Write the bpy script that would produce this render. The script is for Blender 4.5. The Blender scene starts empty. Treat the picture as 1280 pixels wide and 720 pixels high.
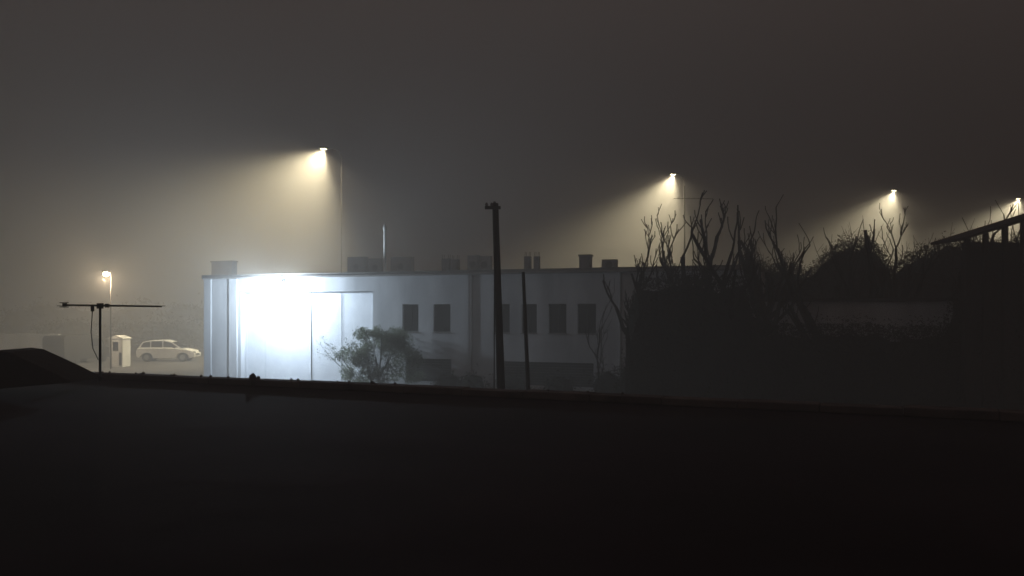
import bpy, math, random
from mathutils import Vector, Matrix, noise
F=1067.0; EYE=4.0; HOR=387.0
def PX(x,D): return (x-640)/F*D
def PZ(y,D): return EYE+(HOR-y)/F*D
scene=bpy.context.scene
COL=scene.collection

# ---------------------------------------------------------------- materials
def mat(name,c1,c2=None,scale=3.0,rough=0.85,bump=0.0,metal=0.0,stretch=(1,1,1),spec=0.3,detail=6,transl=0.0):
    m=bpy.data.materials.new(name); m.use_nodes=True
    nt=m.node_tree; b=nt.nodes["Principled BSDF"]
    b.inputs["Roughness"].default_value=rough; b.inputs["Metallic"].default_value=metal
    b.inputs["Specular IOR Level"].default_value=spec
    c2=c2 or tuple(v*0.6 for v in c1)
    tc=nt.nodes.new("ShaderNodeTexCoord"); mp=nt.nodes.new("ShaderNodeMapping")
    mp.inputs["Scale"].default_value=stretch
    n=nt.nodes.new("ShaderNodeTexNoise"); n.inputs["Scale"].default_value=scale; n.inputs["Detail"].default_value=detail
    r=nt.nodes.new("ShaderNodeValToRGB")
    r.color_ramp.elements[0].position=0.3; r.color_ramp.elements[1].position=0.7
    r.color_ramp.elements[0].color=(*c2,1); r.color_ramp.elements[1].color=(*c1,1)
    nt.links.new(tc.outputs["Object"],mp.inputs["Vector"]); nt.links.new(mp.outputs[0],n.inputs["Vector"])
    nt.links.new(n.outputs["Fac"],r.inputs[0]); nt.links.new(r.outputs[0],b.inputs["Base Color"])
    if bump:
        bp=nt.nodes.new("ShaderNodeBump"); bp.inputs["Strength"].default_value=bump; bp.inputs["Distance"].default_value=0.05
        nt.links.new(n.outputs["Fac"],bp.inputs["Height"]); nt.links.new(bp.outputs[0],b.inputs["Normal"])
    if transl:
        tr=nt.nodes.new("ShaderNodeBsdfTranslucent"); mx=nt.nodes.new("ShaderNodeMixShader"); mx.inputs[0].default_value=transl
        nt.links.new(r.outputs[0],tr.inputs["Color"]); nt.links.new(b.outputs[0],mx.inputs[1]); nt.links.new(tr.outputs[0],mx.inputs[2])
        nt.links.new(mx.outputs[0],nt.nodes["Material Output"].inputs["Surface"])
    return m
def emis(name,col,s):
    m=bpy.data.materials.new(name); m.use_nodes=True; nt=m.node_tree
    b=nt.nodes["Principled BSDF"]; b.inputs["Base Color"].default_value=(*col,1)
    b.inputs["Emission Color"].default_value=(*col,1); b.inputs["Emission Strength"].default_value=s
    return m
M={}
M['plaster']=mat("plaster",(0.60,0.61,0.63),(0.36,0.37,0.39),0.9,0.9,0.1,stretch=(1,1,0.25))
M['panel']=mat("door_paint",(0.72,0.74,0.77),(0.60,0.62,0.66),2,0.6,0.05)
M['trim']=mat("concrete_trim",(0.20,0.19,0.18),(0.11,0.11,0.10),4,0.9,0.3)
M['concrete']=mat("concrete",(0.27,0.25,0.24),(0.17,0.16,0.15),3,0.95,0.4)
M['darkmetal']=mat("dark_metal",(0.05,0.05,0.05),(0.03,0.03,0.03),8,0.6,0,0.5)
M['galv']=mat("galvanised_steel",(0.42,0.42,0.40),(0.3,0.3,0.28),5,0.5,0,0.4)
M['unit']=mat("unit_casing",(0.38,0.37,0.35),(0.28,0.27,0.26),5,0.8,0,0)
M['mast']=mat("weathered_steel",(0.20,0.19,0.17),(0.15,0.14,0.13),5,0.9,0,0,spec=.1)
M['glass']=mat("window_glass",(0.015,0.016,0.02),(0.01,0.01,0.012),1,0.25,0,0,spec=0.3)
M['shutter']=mat("shutter",(0.035,0.035,0.035),(0.02,0.02,0.02),3,0.7)
M['wood']=mat("pole_wood",(0.04,0.033,0.027),(0.018,0.014,0.012),6,0.9,0.5,stretch=(6,6,0.6),spec=.1)
M['bark']=mat("bark",(0.03,0.024,0.02),(0.012,0.010,0.008),9,0.95,0.5,spec=.1)
M['leaf']=mat("leaf",(0.20,0.23,0.16),(0.10,0.12,0.08),1.5,0.8,transl=0.5,spec=.15)
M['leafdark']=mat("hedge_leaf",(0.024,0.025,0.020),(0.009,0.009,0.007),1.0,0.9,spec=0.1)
M['tar']=mat("roof_felt",(0.030,0.020,0.027),(0.015,0.010,0.0135),0.55,0.95,0.5,detail=10,spec=0.1)
M['coping']=mat("coping",(0.13,0.11,0.105),(0.05,0.04,0.045),2.5,0.9,0.4,spec=0.1)
M['tile']=mat("roof_tile",(0.04,0.03,0.03),(0.025,0.018,0.018),5,0.9,0.4,spec=.1)
M['asphalt']=mat("asphalt",(0.11,0.105,0.10),(0.07,0.068,0.065),0.7,0.9,0.3,detail=10)
M['ground']=mat("grass_soil",(0.06,0.06,0.04),(0.03,0.03,0.022),0.4,0.95,0.5,detail=10)
M['white']=mat("white_paint",(0.78,0.78,0.75),(0.66,0.66,0.63),1.5,0.6)
M['carpaint']=mat("car_paint",(0.80,0.80,0.78),(0.74,0.74,0.72),1,0.3,spec=0.5)
M['tyre']=mat("rubber",(0.02,0.02,0.02),(0.012,0.012,0.012),6,0.9)
M['line']=mat("road_paint",(0.6,0.6,0.56),(0.4,0.4,0.37),3,0.8)
M['warm']=emis("lamp_lens_warm",(1.0,0.84,0.50),30)
M['warm2']=emis("lamp_lens_orange",(1.0,0.80,0.50),40)
M['cold']=emis("lamp_lens_cold",(0.85,0.93,1.0),80)

# ---------------------------------------------------------------- mesh helpers
class MB:
    def __init__(s): s.v=[]; s.f=[]; s.mi=[]
    def box(s,x0,x1,y0,y1,z0,z1,mi=0):
        b=len(s.v)
        s.v+=[(x0,y0,z0),(x1,y0,z0),(x1,y1,z0),(x0,y1,z0),(x0,y0,z1),(x1,y0,z1),(x1,y1,z1),(x0,y1,z1)]
        for q in ((0,3,2,1),(4,5,6,7),(0,1,5,4),(1,2,6,5),(2,3,7,6),(3,0,4,7)):
            s.f.append(tuple(b+i for i in q)); s.mi.append(mi)
    def leaf(s,c,sz,rn,mi=0):
        a=Vector((rn.gauss(0,1),rn.gauss(0,1),rn.gauss(0,1))).normalized(); t=a.cross(Vector((rn.gauss(0,1),rn.gauss(0,1),rn.gauss(0,1)))).normalized()
        i0=len(s.v); s.v+=[tuple(c-a*sz),tuple(c+t*sz*.35),tuple(c+a*sz),tuple(c-t*sz*.35)]; s.f.append((i0,i0+1,i0+2,i0+3)); s.mi.append(mi)
    def tube(s,pts,rad,n=6,mi=0,cap=True):
        b=len(s.v); pts=[Vector(p) for p in pts]
        for i,p in enumerate(pts):
            d=(pts[min(i+1,len(pts)-1)]-pts[max(i-1,0)])
            if d.length<1e-6: d=Vector((0,0,1))
            d.normalize()
            a=Vector((1,0,0)) if abs(d.x)<0.8 else Vector((0,1,0))
            u=d.cross(a).normalized(); w=d.cross(u)
            for k in range(n):
                t=2*math.pi*k/n
                s.v.append(tuple(p+(u*math.cos(t)+w*math.sin(t))*rad[i]))
        for i in range(len(pts)-1):
            for k in range(n):
                k2=(k+1)%n
                s.f.append((b+i*n+k,b+i*n+k2,b+(i+1)*n+k2,b+(i+1)*n+k)); s.mi.append(mi)
        if cap:
            s.f.append(tuple(b+k for k in range(n))[::-1]); s.mi.append(mi)
            e=b+(len(pts)-1)*n; s.f.append(tuple(e+k for k in range(n))); s.mi.append(mi)
    def prism(s,prof,y0,y1,mi=0,shrink=None):
        b=len(s.v); n=len(prof)
        for (x,z) in prof: s.v.append((x,y0,z))
        for (x,z) in prof: s.v.append((x,y1,z))
        s.f.append(tuple(b+i for i in range(n))); s.mi.append(mi)
        s.f.append(tuple(b+n+i for i in range(n))[::-1]); s.mi.append(mi)
        for i in range(n):
            j=(i+1)%n; s.f.append((b+i,b+n+i,b+n+j,b+j)); s.mi.append(mi)
    def obj(s,name,mats,parent=None,bevel=0,smooth=False):
        me=bpy.data.meshes.new(name); me.from_pydata(s.v,[],s.f)
        for m in mats: me.materials.append(M[m] if isinstance(m,str) else m)
        me.polygons.foreach_set("material_index",s.mi)
        if smooth: me.polygons.foreach_set("use_smooth",[True]*len(s.f))
        me.update()
        o=bpy.data.objects.new(name,me); COL.objects.link(o)
        if parent: o.parent=parent
        if bevel:
            b=o.modifiers.new("bev",'BEVEL'); b.width=bevel; b.segments=2; b.limit_method='ANGLE'
        return o
def empty(name,loc=(0,0,0),rz=0):
    e=bpy.data.objects.new(name,None); COL.objects.link(e); e.location=loc; e.rotation_euler=(0,0,rz); e.empty_display_size=0.3
    return e

# ---------------------------------------------------------------- ground & road
g=MB(); g.v=[(-500,-60,0),(500,-60,0),(500,900,0),(-500,900,0)]; g.f=[(0,1,2,3)]; g.mi=[0]
g.obj("ground",['ground'])
y=MB(); y.v=[(-60,26,0.004),(30,20,0.004),(20,46,0.004),(-12,72,0.004),(-60,78,0.004)]; y.f=[(0,1,2,3,4)]; y.mi=[0]
y.obj("forecourt",['asphalt'])
rd=MB()
rd.v=[(-120,62,0.008),(110,112,0.008),(110,120,0.008),(-120,70,0.008)]; rd.f=[(0,1,2,3)]; rd.mi=[0]
rd.obj("road",['asphalt'])
ln=MB()
u=Vector((230,50,0)).normalized(); w=Vector((-u.y,u.x,0))
for i in range(30):
    p=Vector((-120,66,0.012))+u*(i*7.5)
    a=len(ln.v); ln.v+=[tuple(p-w*.07),tuple(p+u*3-w*.07),tuple(p+u*3+w*.07),tuple(p+w*.07)]; ln.f.append((a,a+1,a+2,a+3)); ln.mi.append(0)
ln.obj("road_marking",['line'])

# ---------------------------------------------------------------- main building
A=Vector((-18.0,50.0)); B=Vector((5.3,40.3)); U=(B-A).normalized()
ang=math.atan2(U.y,U.x)
def S(px):
    k=(px-640)/F; return (k*A.y-A.x)/(U.x-k*U.y)
bld=empty("white_industrial_building",(A.x,A.y,0),ang)
END=S(940); H=5.85
def wall(x0,x1,z0,z1,y0,y1,ops,name,matn,parent):
    xs=sorted({x0,x1,*[o[0] for o in ops],*[o[1] for o in ops]}); zs=sorted({z0,z1,*[o[2] for o in ops],*[o[3] for o in ops]})
    def solid(i,j):
        if i<0 or j<0 or i>=len(xs)-1 or j>=len(zs)-1: return False
        cx=(xs[i]+xs[i+1])/2; cz=(zs[j]+zs[j+1])/2
        return not any(o[0]<cx<o[1] and o[2]<cz<o[3] for o in ops)
    b=MB()
    def q(*p):
        a=len(b.v); b.v+=p; b.f.append((a,a+1,a+2,a+3)); b.mi.append(0)
    for i in range(len(xs)-1):
        for j in range(len(zs)-1):
            if not solid(i,j): continue
            a,c,d,e=xs[i],xs[i+1],zs[j],zs[j+1]
            q((a,y0,d),(c,y0,d),(c,y0,e),(a,y0,e)); q((a,y1,d),(a,y1,e),(c,y1,e),(c,y1,d))
            if not solid(i-1,j): q((a,y0,d),(a,y0,e),(a,y1,e),(a,y1,d))
            if not solid(i+1,j): q((c,y0,d),(c,y1,d),(c,y1,e),(c,y0,e))
            if not solid(i,j-1): q((a,y0,d),(a,y1,d),(c,y1,d),(c,y0,d))
            if not solid(i,j+1): q((a,y0,e),(c,y0,e),(c,y1,e),(a,y1,e))
    return b.obj(name,[matn],parent)
ops=[]; wins=[]
for (a,b_) in ((503,523),(542,563),(617,637),(652,671),(686,708),(722,745),(800,823),(862,886)):
    s0,s1=S(a),S(b_); z0,z1=2.85,4.28
    ops.append((s0,s1,z0,z1)); wins.append((s0,s1,z0,z1))
bay=(S(301),S(466),-0.1,4.98); ops.append(bay)
sh=[(S(507),S(564),0.25,1.45),(S(625),S(742),0.25,1.42)]
ops+=sh
wall(0,END,-0.2,H,0,0.35,ops,"front_wall",'plaster',bld)
b=MB(); b.box(0,0.35,0.352,10,-0.2,H); b.box(END-0.35,END,0.352,10,-0.2,H); b.box(0.352,END-0.352,9.65,10,-0.2,H); b.obj("side_walls",['plaster'],bld)
b=MB(); b.box(-0.12,END+0.12,-0.14,10.1,H+0.002,H+0.16); b.obj("roof_slab",['trim'],bld,0.02)
fr=MB(); gl=MB(); si=MB()
for (a,c,d,e) in wins:
    gl.box(a,c,0.2,0.22,d,e)
    t=0.05
    fr.box(a+.001,a+t,0.15,0.198,d,e); fr.box(c-t,c-.001,0.15,0.198,d,e)
    fr.box(a+t+.001,c-t-.001,0.15,0.198,d+.001,d+t); fr.box(a+t+.001,c-t-.001,0.15,0.198,e-t,e-.001)
    m=(a+c)/2; fr.box(m-.02,m+.02,0.152,0.196,d+t+.001,e-t-.001)
    si.box(a-.05,c+.05,-0.03,-0.002,d-.06,d-.004)
gl.obj("window_panes",['glass'],bld); fr.obj("window_frames",['shutter'],bld); si.obj("window_sills",['concrete'],bld)
b=MB()
for (a,c,d,e) in sh:
    n=9
    for i in range(n):
        z=d+(e-d)*i/n; b.box(a+.01,c-.01,0.14+0.01*(i%2),0.2,z+.002,z+(e-d)/n-.008)
b.obj("shutters",['shutter'],bld)
x0,x1=bay[0],bay[1]
cuts=[x0]+[S(p) for p in (326,384,422)]+[x1]
b=MB(); st=MB()
for i in range(len(cuts)-1):
    a,c=cuts[i]+0.02,cuts[i+1]-0.02
    yy=0.42+0.01*(i%2)
    b.box(a,c,yy,yy+0.05,0.03,4.95)
    for xx in (a+.004,c-0.084): st.box(xx,xx+0.08,yy-0.012,yy-.002,0.03,4.95)
    for zz in (0.05,4.84): st.box(a+0.086,c-0.086,yy-0.010,yy-.002,zz,zz+0.09)
b.obj("sliding_doors",['panel'],bld); st.obj("door_rails",['panel'],bld)
b=MB(); b.box(x0-.2,x1+.2,0.72,0.8,-0.1,5.2); b.obj("bay_back",['shutter'],bld)
b=MB(); b.box(x0-.1,x1+.1,0.36,0.70,4.985,5.1); b.box(x0-.1,x0-.003,0.36,0.70,0,4.98); b.box(x1+.003,x1+.1,0.36,0.70,0,4.98); b.obj("bay_reveal",['plaster'],bld)
b=MB()
b.box(cuts[2]-.03,cuts[2]+.03,0.39,0.415,0,4.98,0)
b.obj("bay_posts",['darkmetal','galv'],bld)
b=MB(); b.box(S(287),S(297),-0.08,-0.002,0,H-.02); b.box(-0.02,0.5,-0.06,-0.002,0,H-.02); b.box(S(576),S(586),-0.02,-0.002,0,H-.02); b.obj("pilasters",['plaster'],bld,0.01)
b=MB(); b.tube([(S(590),-0.03,0.1),(S(590),-0.03,H)],[.03,.03],8); b.tube([(S(776),-0.05,0.1),(S(776),-0.05,H)],[.05,.05],8)
b.tube([(0,-0.2,H-0.02),(END,-0.2,H-0.02)],[.07,.07],8); b.obj("downpipes",['concrete'],bld)
b=MB(); b.box(-1,END,-1.2,-0.17,0.01,0.12); b.obj("apron",['concrete'],bld,0.02)
def L2W(x,yv): 
    return (A.x+x*U.x-yv*U.y, A.y+x*U.y+yv*U.x)
def SX(px,yv):
    k=(px-640)/F
    return (k*(A.y+yv*U.x)-A.x+yv*U.y)/(U.x-k*U.y)
rt=H+0.163
un=MB(); stb=MB(); ch=MB()
for (a,c,yt,dy,kind) in ((264,290,326,7,'c'),(434,456,321,8,'u'),(460,477,323,8,'u'),(488,514,321,8,'u'),(552,561,320,6,'s'),(564,572,321,6,'s'),(584,597,319,6,'u'),(599,612,320,6,'u'),(655,662,317,5,'s'),(667,673,317,5,'s'),(724,737,318,5,'c'),(752,770,324,5,'u')):
    xa,xc=SX(a,dy),SX(c,dy); D=L2W((xa+xc)/2,dy)[1]; zt=max(PZ(yt,D),rt+0.4)
    if kind=='u':
        un.box(xa,xc,dy,dy+0.4,rt+0.1,zt); un.box(xa+.03,xa+.1,dy+.01,dy+.39,rt,rt+.098); un.box(xc-.1,xc-.03,dy+.01,dy+.39,rt,rt+.098)
        m=(xa+xc)/2; zc=(rt+.1+zt)/2; un.tube([(m,dy-.03,zc),(m,dy-.002,zc)],[.2,.2],14,1)
    elif kind=='s':
        stb.box(xa,xc,dy,dy+0.3,rt,zt-0.15)
        for q in (0.04,0.24):
            for xx in (xa+.04,xc-.04): stb.tube([(xx,dy+q,zt-.16),(xx+.02,dy+q,zt+.1)],[.012,.012],4,1)
    else:
        ch.box(xa,xc,dy,dy+0.5,rt,zt-.1); ch.box(xa-.05,xc+.05,dy-.05,dy+.55,zt-.098,zt)
un.obj("air_conditioners",['unit','mast'],bld,0.01); stb.obj("column_stubs",['concrete','darkmetal'],bld); ch.obj("chimneys",['concrete'],bld,0.01)
dy=2.0; fxx=SX(481,dy); D=L2W(fxx,dy)[1]
b=MB(); b.tube([(fxx,dy,rt),(fxx,dy,PZ(286,D))],[.08,.08],12); b.tube([(fxx,dy,PZ(288,D)),(fxx,dy,PZ(284,D)),(fxx,dy,PZ(280,D))],[.11,.11,.03],12); b.obj("flue_pipe",['white'],bld)

# floodlight on bracket
fx=S(356)
OUT=-1.5
fl=empty("floodlight",(*L2W(fx,0),0),ang)
b=MB(); b.tube([(0,-.17,5.6),(0,-0.8,5.66),(0,OUT+.1,5.6)],[.03,.03,.03],8); b.box(-.32,.32,OUT-.18,OUT+.2,5.52,5.58); b.box(-.08,.08,-.18,-.143,5.45,5.8)
b.obj("housing",['darkmetal'],fl)
b=MB(); b.box(-.28,.28,OUT-.15,OUT+.17,5.502,5.517); b.obj("lens",['cold'],fl)
ld=bpy.data.lights.new("flood_bulb",'POINT'); ld.energy=4300; ld.color=(0.74,0.88,1.0); ld.shadow_soft_size=0.2
lo=bpy.data.objects.new("flood_bulb",ld); COL.objects.link(lo); lo.parent=fl; lo.location=(0,OUT,5.24)

# ---------------------------------------------------------------- annex to the right (low, dark)
ax=empty("low_annex",(A.x,A.y,0),ang)
E0,E1=END+0.05,S(1192)
b=MB(); b.box(E0,E1,0.3,5,-0.2,4.35); b.obj("walls",['plaster'],ax)
b=MB(); b.box(E0,E1+0.2,0.12,5.2,4.353,4.5); b.obj("roof",['tile'],ax,0.02)
b=MB(); b.box(E0+2.2,E0+3.0,0.27,0.298,1.2,2.4); b.obj("windows",['glass'],ax)

# ---------------------------------------------------------------- street lamps (tall)
def spot(parent,loc,d,P,size,col,blend=1.0,r=0.08):
    ld=bpy.data.lights.new("lamp_beam_or_halo",'SPOT'); ld.energy=P; ld.color=col; ld.spot_size=math.radians(size); ld.spot_blend=blend; ld.shadow_soft_size=r
    o=bpy.data.objects.new("lamp_beam_or_halo",ld); COL.objects.link(o); o.parent=parent; o.location=loc
    o.rotation_euler=Vector(d).to_track_quat('-Z','Y').to_euler(); return o
def tall_lamp(px,py,D,arm,P,d,size):
    x,z=PX(px,D),PZ(py,D)
    e=empty("street_lamp",(x+arm,D+1.0,0))
    b=MB(); b.tube([(0,0,0),(0,0,z-1.2),(0,0,z-.35),(-.2,-.2,z),(-arm+.3,-.9,z+.14)],[.06,.034,.03,.028,.026],10); b.tube([(0,0,0),(0,0,.5)],[.16,.16],10)
    b.obj("pole",['mast'],e,smooth=True)
    h=MB(); h.prism([(-arm-.45,z+.10),(-arm+.35,z+.06),(-arm+.5,z+.12),(-arm+.3,z+.2),(-arm-.3,z+.24)],-1.16,-.84); h.obj("head",['darkmetal'],e,.02)
    l=MB(); l.prism([(-arm-.30,z+.08),(-arm+.2,z+.05),(-arm+.15,z+.01),(-arm-.22,z+.03)],-1.10,-.90); l.obj("lens",['warm'],e,.02)
    spot(e,(-arm,-1,z-.10),d,P,size,(1.0,0.84,0.53),.85,.06)
    spot(e,(-arm-.05,-1.05,z-.10),(d[0]*.6,d[1],d[2]),P*.09,172,(1.0,0.82,0.54),1.0,.06)  # extra wide spot added for a soft halo, stands in for multiple scattering
    return e
WARM=46000
tall_lamp(405,187,68.7,1.2,WARM,(-.52,-.10,-.85),118)
tall_lamp(842,219,81.6,1.2,WARM*.95,(-.42,-.10,-.90),98)
tall_lamp(1118,239,92.5,1.2,WARM*.95,(-.45,-.10,-.88),98)
tall_lamp(1274,249,99,1.2,WARM,(-.50,-.10,-.86),98)
# low lamp at left
D=57; x,z=PX(133,D),PZ(343,D)
e=empty("street_lamp",(x,D+.6,0))
b=MB(); b.tube([(0,0,0),(0,0,z-.2),(0,-.1,z+.15),(0,-.45,z+.22)],[.06,.035,.03,.03],10); b.obj("pole",['mast'],e,smooth=True)
b=MB(); b.box(-.18,.18,-.9,-.4,z+.15,z+.25); b.obj("head",['darkmetal'],e,.03)
b=MB(); b.tube([(0,-.65,z+.148),(0,-.65,z+.05),(0,-.65,z-.06),(0,-.65,z-.12)],[.14,.22,.18,.06],12); b.obj("lens",['warm2'],e,smooth=True)
ld=bpy.data.lights.new("bulb",'POINT'); ld.energy=1500; ld.color=(1,.76,.48); ld.shadow_soft_size=.12
lo=bpy.data.objects.new("bulb",ld); COL.objects.link(lo); lo.parent=e; lo.location=(0,-.75,z-.36)

# ---------------------------------------------------------------- utility poles
def upole(px,ytop,D,r,name,cross):
    x,z=PX(px,D),PZ(ytop,D)
    e=empty(name,(x,D,0))
    lean=0.22
    b=MB(); b.tube([(lean,0,0),(lean*.5,0,z*.5),(0,0,z)],[r*1.25,r*1.05,r*.85],12); b.obj("pole",['wood'],e,smooth=True)
    if cross:
        b=MB(); b.box(-.30,.16,-r-.07,-r*.9,z-.19,z-.10); b.obj("crossarm",['wood'],e,.01)
        b=MB()
        for xx in (-.25,-.1): b.tube([(xx,-r-.03,z-.098),(xx,-r-.03,z-.05),(xx,-r-.03,z+.0)],[.035,.045,.02],8)
        b.tube([(-.02,0,z),(-.02,0,z+.05)],[.05,.03],8); b.obj("insulators",['trim'],e)
        b=MB(); b.tube([(-.02,-r-.01,z-1.3),(-.03,-r-.02,.5)],[.02,.02],6); b.obj("cable",['darkmetal'],e)
    return e
upole(619,254,25,.105,"utility_pole",True)
upole(654,340,27,.06,"utility_pole",False)

# ---------------------------------------------------------------- near flat roof + antenna
nr=empty("flat_roof_building")
P0=Vector((-9.04,17.07)); P1=Vector((6.14,10.24)); dd=(P1-P0).normalized(); nn=Vector((-dd.y,dd.x))
q0=P0-dd*18; q1=P1+dd*12
RZ=2.68
rnd=random.Random(3)
b=MB()
pts=[(q0.x,q0.y),(q1.x,q1.y),(q1.x,-8),(q0.x,-8)]
b.v=[(*p,RZ) for p in pts]+[(*p,-.1) for p in pts]
b.f=[(3,2,1,0),(0,1,5,4),(1,2,6,5),(2,3,7,6),(3,0,4,7)]; b.mi=[0,1,1,1,1]
b.obj("roof_deck",['tar','concrete'],nr)
ang2=math.atan2(dd.y,dd.x)
cp=empty("coping",(q0.x,q0.y,0),ang2); cp.parent=nr
b=MB(); t=0; Ltot=(q1-q0).length
while t<Ltot:
    w_=0.95+rnd.random()*.1; dz=rnd.uniform(-.008,.008)
    b.box(t,t+w_-.008,-.30,.02,RZ+.003,2.79+dz); t+=w_
b.obj("slabs",['coping'],cp,.015)
b=MB()
for i in range(26):
    t=rnd.uniform(16,30); r=rnd.uniform(.012,.03)
    b.tube([(t,-.12,2.78),(t+r*.3,-.12,2.79+r),(t,-.12,2.79+r*1.6)],[r*1.2,r,r*.3],6)
s_=(Vector((PX(345,15.5),15.5))-q0).dot(dd)
b.tube([(s_,-.1,2.78),(s_,-.1,2.84),(s_+.02,-.1,2.88)],[.08,.06,.02],7); b.tube([(s_+.12,-.1,2.78),(s_+.13,-.1,2.84)],[.05,.02],6)
b.obj("rubble",['coping'],cp)
pr=empty("tiled_roof_ridge",(0,0,0))
D=13.0
b=MB(); b.prism([(PX(-260,D),2.5),(PX(-60,D),3.25),(PX(-6,D),PZ(438,D)),(PX(10,D),PZ(440,D)),(PX(56,D),PZ(461,D)),(PX(90,D),PZ(478,D))],D,D+1.0)
b.obj("tiles",['tile'],pr,.02)
# TV antenna
D=15.6; ax_=PX(125,D); zt=PZ(381,D)
an=empty("television_antenna",(ax_,D,0))
b=MB(); b.tube([(0,0,2.7),(0,0,zt+.03)],[.026,.022],8); b.obj("mast",['darkmetal'],an)
b=MB(); xl,xr=PX(80,D)-ax_,PX(202,D)-ax_
b.tube([(xl,0,zt-.005),(xr,0,zt-.03)],[.018,.016],6); b.obj("boom",['darkmetal'],an)
b=MB()
for i in range(9):
    xx=xl+(xr-xl)*i/8; hl=.24-.01*i
    b.tube([(xx,-hl,zt-.02),(xx,hl,zt-.02)],[.006,.006],5)
b.box(xl-.02,xl+.04,-.03,.03,zt-.03,zt+.03); b.box(-.05,.05,-.03,.03,zt-.07,zt+.03); b.box(.1,.16,-.03,.03,zt-.05,zt+.02)
b.tube([(xl,-.15,zt-.04),(xl,.15,zt-.04)],[.008,.008],5); b.tube([(xl,-.15,zt+.04),(xl,.15,zt+.04)],[.008,.008],5); b.obj("elements",['darkmetal'],an)
b=MB(); b.box(-.16,-.12,-.03,.03,zt-.12,zt-.03); b.tube([(-.14,0,zt-.1),(-.165,0,zt-.5),(-.13,0,zt-.8),(-.02,-.03,zt-1.0)],[.009]*4,5); b.obj("balun_box",['darkmetal'],an)
D=40; 
a2=empty("television_antenna",(PX(856,D),D,0))
b=MB(); b.tube([(0,0,H+.1),(0,0,PZ(232,D))],[.022,.015],6); zt=PZ(248,D)
b.tube([(-.5,0,zt),(1.3,0,zt-.02)],[.012,.012],5)
for i in range(9): 
    xx=-.5+1.8*i/8; b.tube([(xx,-.25,zt),(xx,.25,zt)],[.006,.006],4)
b.obj("mast_and_boom",['darkmetal'],a2)

# ---------------------------------------------------------------- trees
def branch(b,rn,p,d,L,r,depth,maxd,trop,kink=.24,rmin=.014):
    n=5 if depth<2 else 4
    pts=[p.copy()]; rad=[r]
    for i in range(n):
        d=(d+Vector((rn.uniform(-1,1),rn.uniform(-1,1),rn.uniform(-.6,.8)))*kink+Vector((0,0,trop))).normalized()
        p=p+d*(L/n); pts.append(p.copy()); rad.append(max(rmin,r*(1-.4*(i+1)/n) if depth<maxd else r*(1-.65*(i+1)/n)))
    b.tube(pts,rad,6 if depth<2 else 4)
    if depth<maxd:
        for k in range(rn.choice((2,3,3)) if depth>0 else 5):
            i=rn.randint(1 if depth>0 else 2,n); q=pts[i]
            a=rn.uniform(0,2*math.pi); sp=rn.uniform(.35,.85)
            nd=(d+Vector((math.cos(a),math.sin(a),rn.uniform(-.1,.5)))*sp).normalized()
            branch(b,rn,q,nd,L*rn.uniform(.4,.7),max(rmin*1.4,rad[i]*rn.uniform(.55,.78)),depth+1,maxd,trop,kink,rmin)
def bare_tree(px,ytop,D,seed,trunkfrac=.46,r=.20,maxd=3,trop=.14,rmin=.015):
    rn=random.Random(seed); z=PZ(ytop,D)
    b=MB(); h=z
    branch(b,rn,Vector((0,0,0)),Vector((rn.uniform(-.08,.08),0,1)),h*trunkfrac,r,0,maxd,trop,.26,rmin)
    mz=max(v[2] for v in b.v); k=h/mz
    b.v=[(v[0]*k,v[1]*k,v[2]*k) for v in b.v]
    o=b.obj("bare_tree",['bark']); o.location=(PX(px,D),D,0); return o
for (px,yt,D,sd,md) in ((786,270,34,1,4),(822,256,35.6,2,4),(852,242,35,5,4),(908,264,34,8,3),(956,284,37,12,3),(986,260,36,9,3),(1030,236,35,21,3),(1060,280,38,27,3),(1104,272,38,31,3),(1140,244,36,33,4),(1236,248,40,44,3)):
    bare_tree(px,yt,D,sd,maxd=md)
bare_tree(752,348,37,77,r=.05,rmin=.008)

# foliage masses
def foliage(name,blobs,n,size,seed,matn,loc=(0,0,0),core=.72,trunk=None):
    rn=random.Random(seed); b=MB()
    tot=sum(q[3]*q[4]*q[5] for q in blobs)
    for (cx,cy,cz,rx,ry,rz) in blobs:
        m=int(n*(rx*ry*rz)/tot)
        for i in range(m):
            d=Vector((rn.gauss(0,1),rn.gauss(0,1),rn.gauss(0,1))).normalized()
            rr=rn.uniform(.2,1.0)**.5*(1+.2*math.sin(d.x*7+cx)*math.cos(d.z*6+cy))
            if rn.random()<.15: rr*=rn.uniform(1.05,1.5)
            c=Vector((cx+d.x*rx*rr,cy+d.y*ry*rr,cz+d.z*rz*rr))
            if c.z<0.03: continue
            b.leaf(c,size*rn.uniform(.5,1.3),rn)
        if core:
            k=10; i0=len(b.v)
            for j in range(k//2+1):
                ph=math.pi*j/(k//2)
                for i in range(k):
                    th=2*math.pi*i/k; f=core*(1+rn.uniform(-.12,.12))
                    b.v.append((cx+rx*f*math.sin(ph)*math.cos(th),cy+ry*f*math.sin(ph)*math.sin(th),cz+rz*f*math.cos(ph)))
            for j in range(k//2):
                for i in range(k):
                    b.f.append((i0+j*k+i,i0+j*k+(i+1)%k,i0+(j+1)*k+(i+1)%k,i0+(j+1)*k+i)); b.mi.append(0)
    mats=[matn]
    if trunk:
        for (p0,p1,r0) in trunk: b.tube([p0,((p0[0]+p1[0])/2+.05,(p0[1]+p1[1])/2,(p0[2]+p1[2])/2),p1],[r0,r0*.8,r0*.5],6,1)
        mats.append('bark')
    o=b.obj(name,mats); o.location=loc; return o
def interp(tab,x):
    for (x0,y0),(x1,y1) in zip(tab,tab[1:]):
        if x0<=x<=x1: return y0+(y1-y0)*(x-x0)/(x1-x0)
    return tab[-1][1] if x>tab[-1][0] else tab[0][1]
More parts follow.
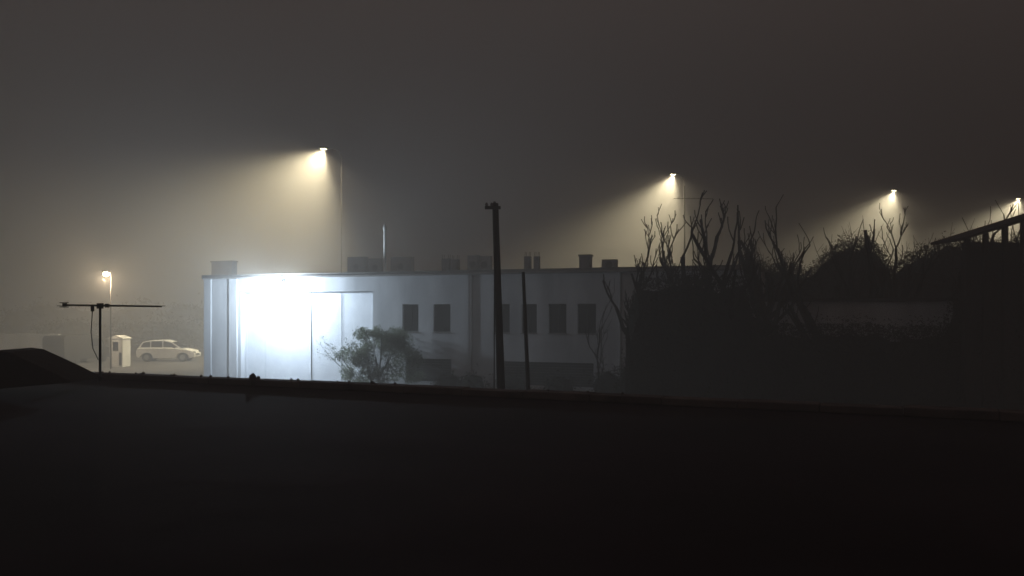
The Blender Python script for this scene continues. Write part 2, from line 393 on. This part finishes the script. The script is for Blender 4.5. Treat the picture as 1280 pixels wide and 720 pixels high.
def thicket(name,tab,D,depth,n,size,seed,amp,twigs=0):
    rn=random.Random(seed); b=MB()
    xa,xb=tab[0][0],tab[-1][0]
    def top(x): return interp(tab,x)+amp*(noise.noise(Vector((x*.7,seed,0)))*1.2+noise.noise(Vector((x*2.3,seed,3)))*.7+noise.noise(Vector((x*6,seed,7)))*.35)
    for i in range(n):
        x=rn.uniform(xa,xb); t=top(x); yv=rn.uniform(-1,1)
        edge=1-abs(yv)**3*.35
        z=t*edge-abs(rn.gauss(0,1))*.45 if rn.random()<.55 else rn.uniform(.05,t*edge)
        if rn.random()<.04: z=t*edge+rn.uniform(0,.35)
        if z<.05: continue
        if z<t*edge-.9: yv=rn.choice((-1,1))*rn.uniform(.8,1.1)
        b.leaf(Vector((x,D+yv*depth,z)),size*rn.uniform(.5,1.4),rn)
    st_=0.35; k=int((xb-xa)/st_)
    i0=len(b.v)
    for i in range(k+1):
        x=xa+i*st_; t=max(.3,top(x)-.5+rn.uniform(-.12,.12))
        b.v+=[(x,D-depth*.75,0),(x,D-depth*.6,t*.8),(x,D,t),(x,D+depth*.6,t*.8),(x,D+depth*.75,0)]
    for i in range(k):
        for j in range(4):
            a=i0+i*5+j; b.f.append((a,a+5,a+6,a+1)); b.mi.append(0)
    for i in range(twigs):
        x=rn.uniform(xa,xb); t=top(x); p=Vector((x,D+rn.uniform(-.5,.5)*depth,t-.6)); d=Vector((rn.uniform(-.5,.5),rn.uniform(-.3,.3),1)).normalized()
        L=rn.uniform(.7,1.7); m_=p+d*L*.5+Vector((rn.uniform(-.12,.12),0,0)); b.tube([p,m_,p+d*L],[.02,.015,.007],4,1)
        b.tube([m_,m_+Vector((rn.uniform(-.4,.4),0,rn.uniform(.2,.5)))],[.012,.006],4,1)
    return b.obj(name,[ 'leafdark','bark'])
D=43.5; cx=PX(474,D)
rn=random.Random(91)
blobs=[]
for i in range(84):
    a=rn.uniform(-1,1); zc=rn.uniform(.2,2.9); lim=2.05*math.sqrt(max(0.05,1-((zc-.9)/2.25)**2))
    blobs.append((a*lim,rn.uniform(-.9,.9),zc,rn.uniform(.25,.5),rn.uniform(.28,.5),rn.uniform(.22,.40)))
foliage("olive_bush",blobs,17000,.065,4,'leaf',(cx,D,0),core=0,
  trunk=[((0,0,0),(-.2,0,1.6),.08),((0,0,.6),(.7,0,1.9),.05),((0,0,.5),(-1.0,0,1.9),.04),((0,.1,1),(.1,.1,2.8),.04)])
rn=random.Random(6); b=MB()
for i in range(24):
    a=rn.uniform(-2.2,1.2); p=Vector((a*.5,0,.5)); q=p+Vector((a*.9,rn.uniform(-.6,.6),rn.uniform(1.0,2.2)))
    m_=p+Vector((a*.45,rn.uniform(-.4,.4),1.0))
    b.tube([p,m_,q],[.012,.009,.004],4)
    for k in range(26):
        f=rn.random(); c=m_.lerp(q,f)+Vector((rn.gauss(0,.07),rn.gauss(0,.07),rn.gauss(0,.07))); b.leaf(c,.06,rn,1)
o=b.obj("shrub",['bark','leaf']); o.location=(cx-.3,D-.2,0)
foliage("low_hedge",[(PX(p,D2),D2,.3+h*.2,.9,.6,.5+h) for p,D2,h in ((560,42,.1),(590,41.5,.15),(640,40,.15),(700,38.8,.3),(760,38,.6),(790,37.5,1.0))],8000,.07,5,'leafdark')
D=33
def tb(lst,D): return [(PX(p,D),PZ(y,D)) for p,y in lst]
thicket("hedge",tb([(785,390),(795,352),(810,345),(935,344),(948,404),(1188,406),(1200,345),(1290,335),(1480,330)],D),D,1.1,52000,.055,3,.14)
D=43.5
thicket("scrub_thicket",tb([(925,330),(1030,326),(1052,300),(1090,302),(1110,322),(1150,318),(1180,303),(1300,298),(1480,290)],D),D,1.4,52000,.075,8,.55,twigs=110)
rn=random.Random(10)
bl=[]
for i in range(46):
    px=-120+i*34+rn.uniform(-10,10); D=135+rn.uniform(-8,8)
    zt=PZ(378+rn.uniform(-8,8),D); bl.append((PX(px,D),D,zt*.5,3.6,3,zt*.52))
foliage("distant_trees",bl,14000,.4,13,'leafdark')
bl=[]
for px,yt in ((70,402),(95,398),(165,402),(190,399),(222,400),(250,396)):
    D=88; zt=PZ(yt,D); bl.append((PX(px,D),D,zt*.5,2.2,1.6,zt*.52))
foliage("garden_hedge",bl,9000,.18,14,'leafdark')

# ---------------------------------------------------------------- right: open shed with pitched roof
D=32
shd=empty("open_shed",(0,0,0))
b=MB(); xa,xb=PX(1196,D),PX(1420,D); za,zb=PZ(300,D),PZ(232,D)
b.prism([(xa,za-.05),(xb,zb-.05),(xb,zb+.12),(xa,za+.06)],D-.4,D+2.0); b.obj("roof",['tile'],shd,.01)
b=MB()
for p in (1205,1228,1252,1275,1310,1360):
    x=PX(p,D); z=za+(zb-za)*(x-xa)/(xb-xa)-.053; b.box(x-.09,x+.09,D-.3,D-.15,0,z); 
b.box(xa+.2,xb,D-.145,D-.1,PZ(312,D)-.1,PZ(312,D)+.02); b.obj("posts",['wood'],shd)
b=MB(); b.box(xa+.2,xb,D-.05,D+.05,0,PZ(303,D)); b.obj("low_wall",['tile'],shd)

# ---------------------------------------------------------------- car
D=66.5
car=empty("parked_car",(PX(211,D),D,0.0),math.radians(4))
b=MB()
low=[(-2.18,.42),(-2.2,.75),(-2.12,1.02),(-1.2,1.06),(.75,1.02),(1.5,.95),(2.05,.80),(2.2,.6),(2.18,.32),(1.78,.26),(1.72,.48),(1.55,.63),(1.30,.68),(1.05,.63),(.88,.48),(.82,.25),(-.92,.25),(-.98,.48),(-1.15,.63),(-1.4,.68),(-1.65,.63),(-1.82,.48),(-1.88,.28),(-2.1,.32)]
b.prism(low,-.87,.87); b.obj("body",['carpaint'],car,.05)
b=MB()
gp=[(-2.08,1.03),(-1.78,1.5),(-1.2,1.62),(-.1,1.64),(.45,1.5),(1.2,1.02)]
for yy in (-.80,.80):
    for (x,z) in gp:
        inset=(z-1.03)*.28; b.v.append((x,yy+(inset if yy<0 else -inset),z))
n=len(gp); b.f.append(tuple(range(n))); b.f.append(tuple(range(2*n-1,n-1,-1))); b.mi+=[0,0]
for i in range(n):
    j=(i+1)%n; b.f.append((i,n+i,n+j,j)); b.mi.append(1 if i in (0,4) else 0)
b.obj("cabin",['carpaint','glass'],car,.02)
b=MB()
def sidewin(pts):
    for sgn in (-1,1):
        i0=len(b.v)
        for (x,z) in pts: b.v.append((x,sgn*(.806-(z-1.03)*.28),z))
        b.f.append(tuple(range(i0,i0+len(pts)))); b.mi.append(0)
sidewin([(-1.9,1.1),(-1.68,1.46),(-1.2,1.54),(-1.15,1.1)]); sidewin([(-1.07,1.1),(-1.1,1.55),(-.28,1.56),(-.24,1.1)]); sidewin([(-.16,1.1),(-.19,1.56),(.38,1.45),(.95,1.1)])
b.obj("side_windows",['glass'],car)
b=MB()
for x in (-1.4,1.3):
    for yy in (-.88,.66):
        b.tube([(x,yy,.33),(x,yy+.22,.33)],[.33,.33],20); b.tube([(x,yy-.012,.33),(x,yy+.232,.33)],[.2,.2],12,1)
b.obj("wheels",['tyre','galv'],car)
b=MB(); b.box(2.06,2.19,-.8,-.5,.66,.78); b.box(2.06,2.19,.5,.8,.66,.78); b.box(-2.22,-2.14,-.84,-.6,.78,1.0); b.box(-2.22,-2.14,.6,.84,.78,1.0); b.box(.62,.78,-1.0,-.86,1.03,1.15); b.box(2.185,2.21,-.45,.45,.45,.6); b.obj("lights_and_mirror",['darkmetal'],car,.02)

# ---------------------------------------------------------------- booth
D=60
x=PX(150,D)
bo=empty("guard_booth",(x,D,0),math.radians(-10))
ops2=[(-.28,.16,1.1,1.75)]
wall(-.5,.5,0,1.95,-.45,-.39,ops2,"front",'white',bo)
b=MB(); b.box(-.5,-.44,-.388,.45,0,1.95); b.box(.44,.5,-.388,.45,0,1.95); b.box(-.438,.438,.39,.45,0,1.95); b.obj("walls",['white'],bo)
b=MB(); b.prism([(-.56,1.952),(.56,1.952),(.52,2.03),(0,2.2),(-.52,2.03)],-.5,.5); b.obj("roof",['white'],bo,.01)
b=MB(); b.box(-.28,.16,-.42,-.41,1.1,1.75); b.box(.22,.42,-.462,-.453,.1,1.0); b.obj("window_and_door",['glass'],bo)

# garden wall + dark van at left
b=MB(); b.box(-45,PX(72,70),70,70.25,0,1.9); b.box(-45,PX(72,70)+.05,69.93,70.32,1.902,2.0); b.obj("garden_wall",['plaster'])
vn=empty("parked_van",(PX(96,64),64,0),math.radians(78))
b=MB(); b.prism([(-2.4,.3),(-2.45,1.9),(-2.3,2.1),(.9,2.1),(1.5,1.95),(2.0,1.2),(2.6,1.0),(2.65,.35)],-.92,.92); b.obj("body",['shutter'],vn,.06)
b=MB()
for xx in (-1.6,1.75):
    for yy in (-.95,.73): b.tube([(xx,yy,.34),(xx,yy+.22,.34)],[.34,.34],18)
b.obj("wheels",['tyre'],vn)
b=MB()
for sg in (-1,1): b.box(.3,1.4,sg*.925-.004,sg*.925+.004,1.25,1.8)
b.box(-2.47,-2.455,-.7,.7,1.3,1.8); b.obj("windows",['glass'],vn)

# ---------------------------------------------------------------- fog
b=MB(); b.box(-220,220,-50,270,-1,75)
m=bpy.data.materials.new("fog"); m.use_nodes=True; nt=m.node_tree; nt.nodes.clear()
o_=nt.nodes.new("ShaderNodeOutputMaterial"); vsn=nt.nodes.new("ShaderNodeVolumeScatter")
vsn.inputs["Density"].default_value=0.015; vsn.inputs["Anisotropy"].default_value=0.2; vsn.inputs["Color"].default_value=(.98,.95,.905,1)
nt.links.new(vsn.outputs[0],o_.inputs["Volume"])
b.obj("fog",[m])

# ---------------------------------------------------------------- world
wd=bpy.data.worlds.new("World"); scene.world=wd; wd.use_nodes=True; nt=wd.node_tree
bg=nt.nodes["Background"]
sky=nt.nodes.new("ShaderNodeTexSky"); sky.sky_type='NISHITA'; sky.sun_disc=False; sky.sun_elevation=math.radians(-4); sky.sun_rotation=math.radians(200)
nt.links.new(sky.outputs[0],bg.inputs["Color"]); bg.inputs["Strength"].default_value=0.01
bg2=nt.nodes.new("ShaderNodeBackground"); bg2.inputs["Color"].default_value=(.158,.110,.090,1); bg2.inputs["Strength"].default_value=1.0
ad=nt.nodes.new("ShaderNodeAddShader"); out=nt.nodes["World Output"]
nt.links.new(bg.outputs[0],ad.inputs[0]); nt.links.new(bg2.outputs[0],ad.inputs[1]); nt.links.new(ad.outputs[0],out.inputs["Surface"])

# ---------------------------------------------------------------- camera
cd=bpy.data.cameras.new("Camera"); cam=bpy.data.objects.new("Camera",cd); COL.objects.link(cam)
cam.location=(0,0,EYE); cam.rotation_euler=(math.radians(90),0,0); cd.sensor_width=36; cd.lens=30.0; cd.shift_y=27/1280; cd.clip_end=2000; cd.clip_start=.05
scene.camera=cam
scene.view_settings.view_transform='Standard'; scene.view_settings.look='None'; scene.view_settings.exposure=0
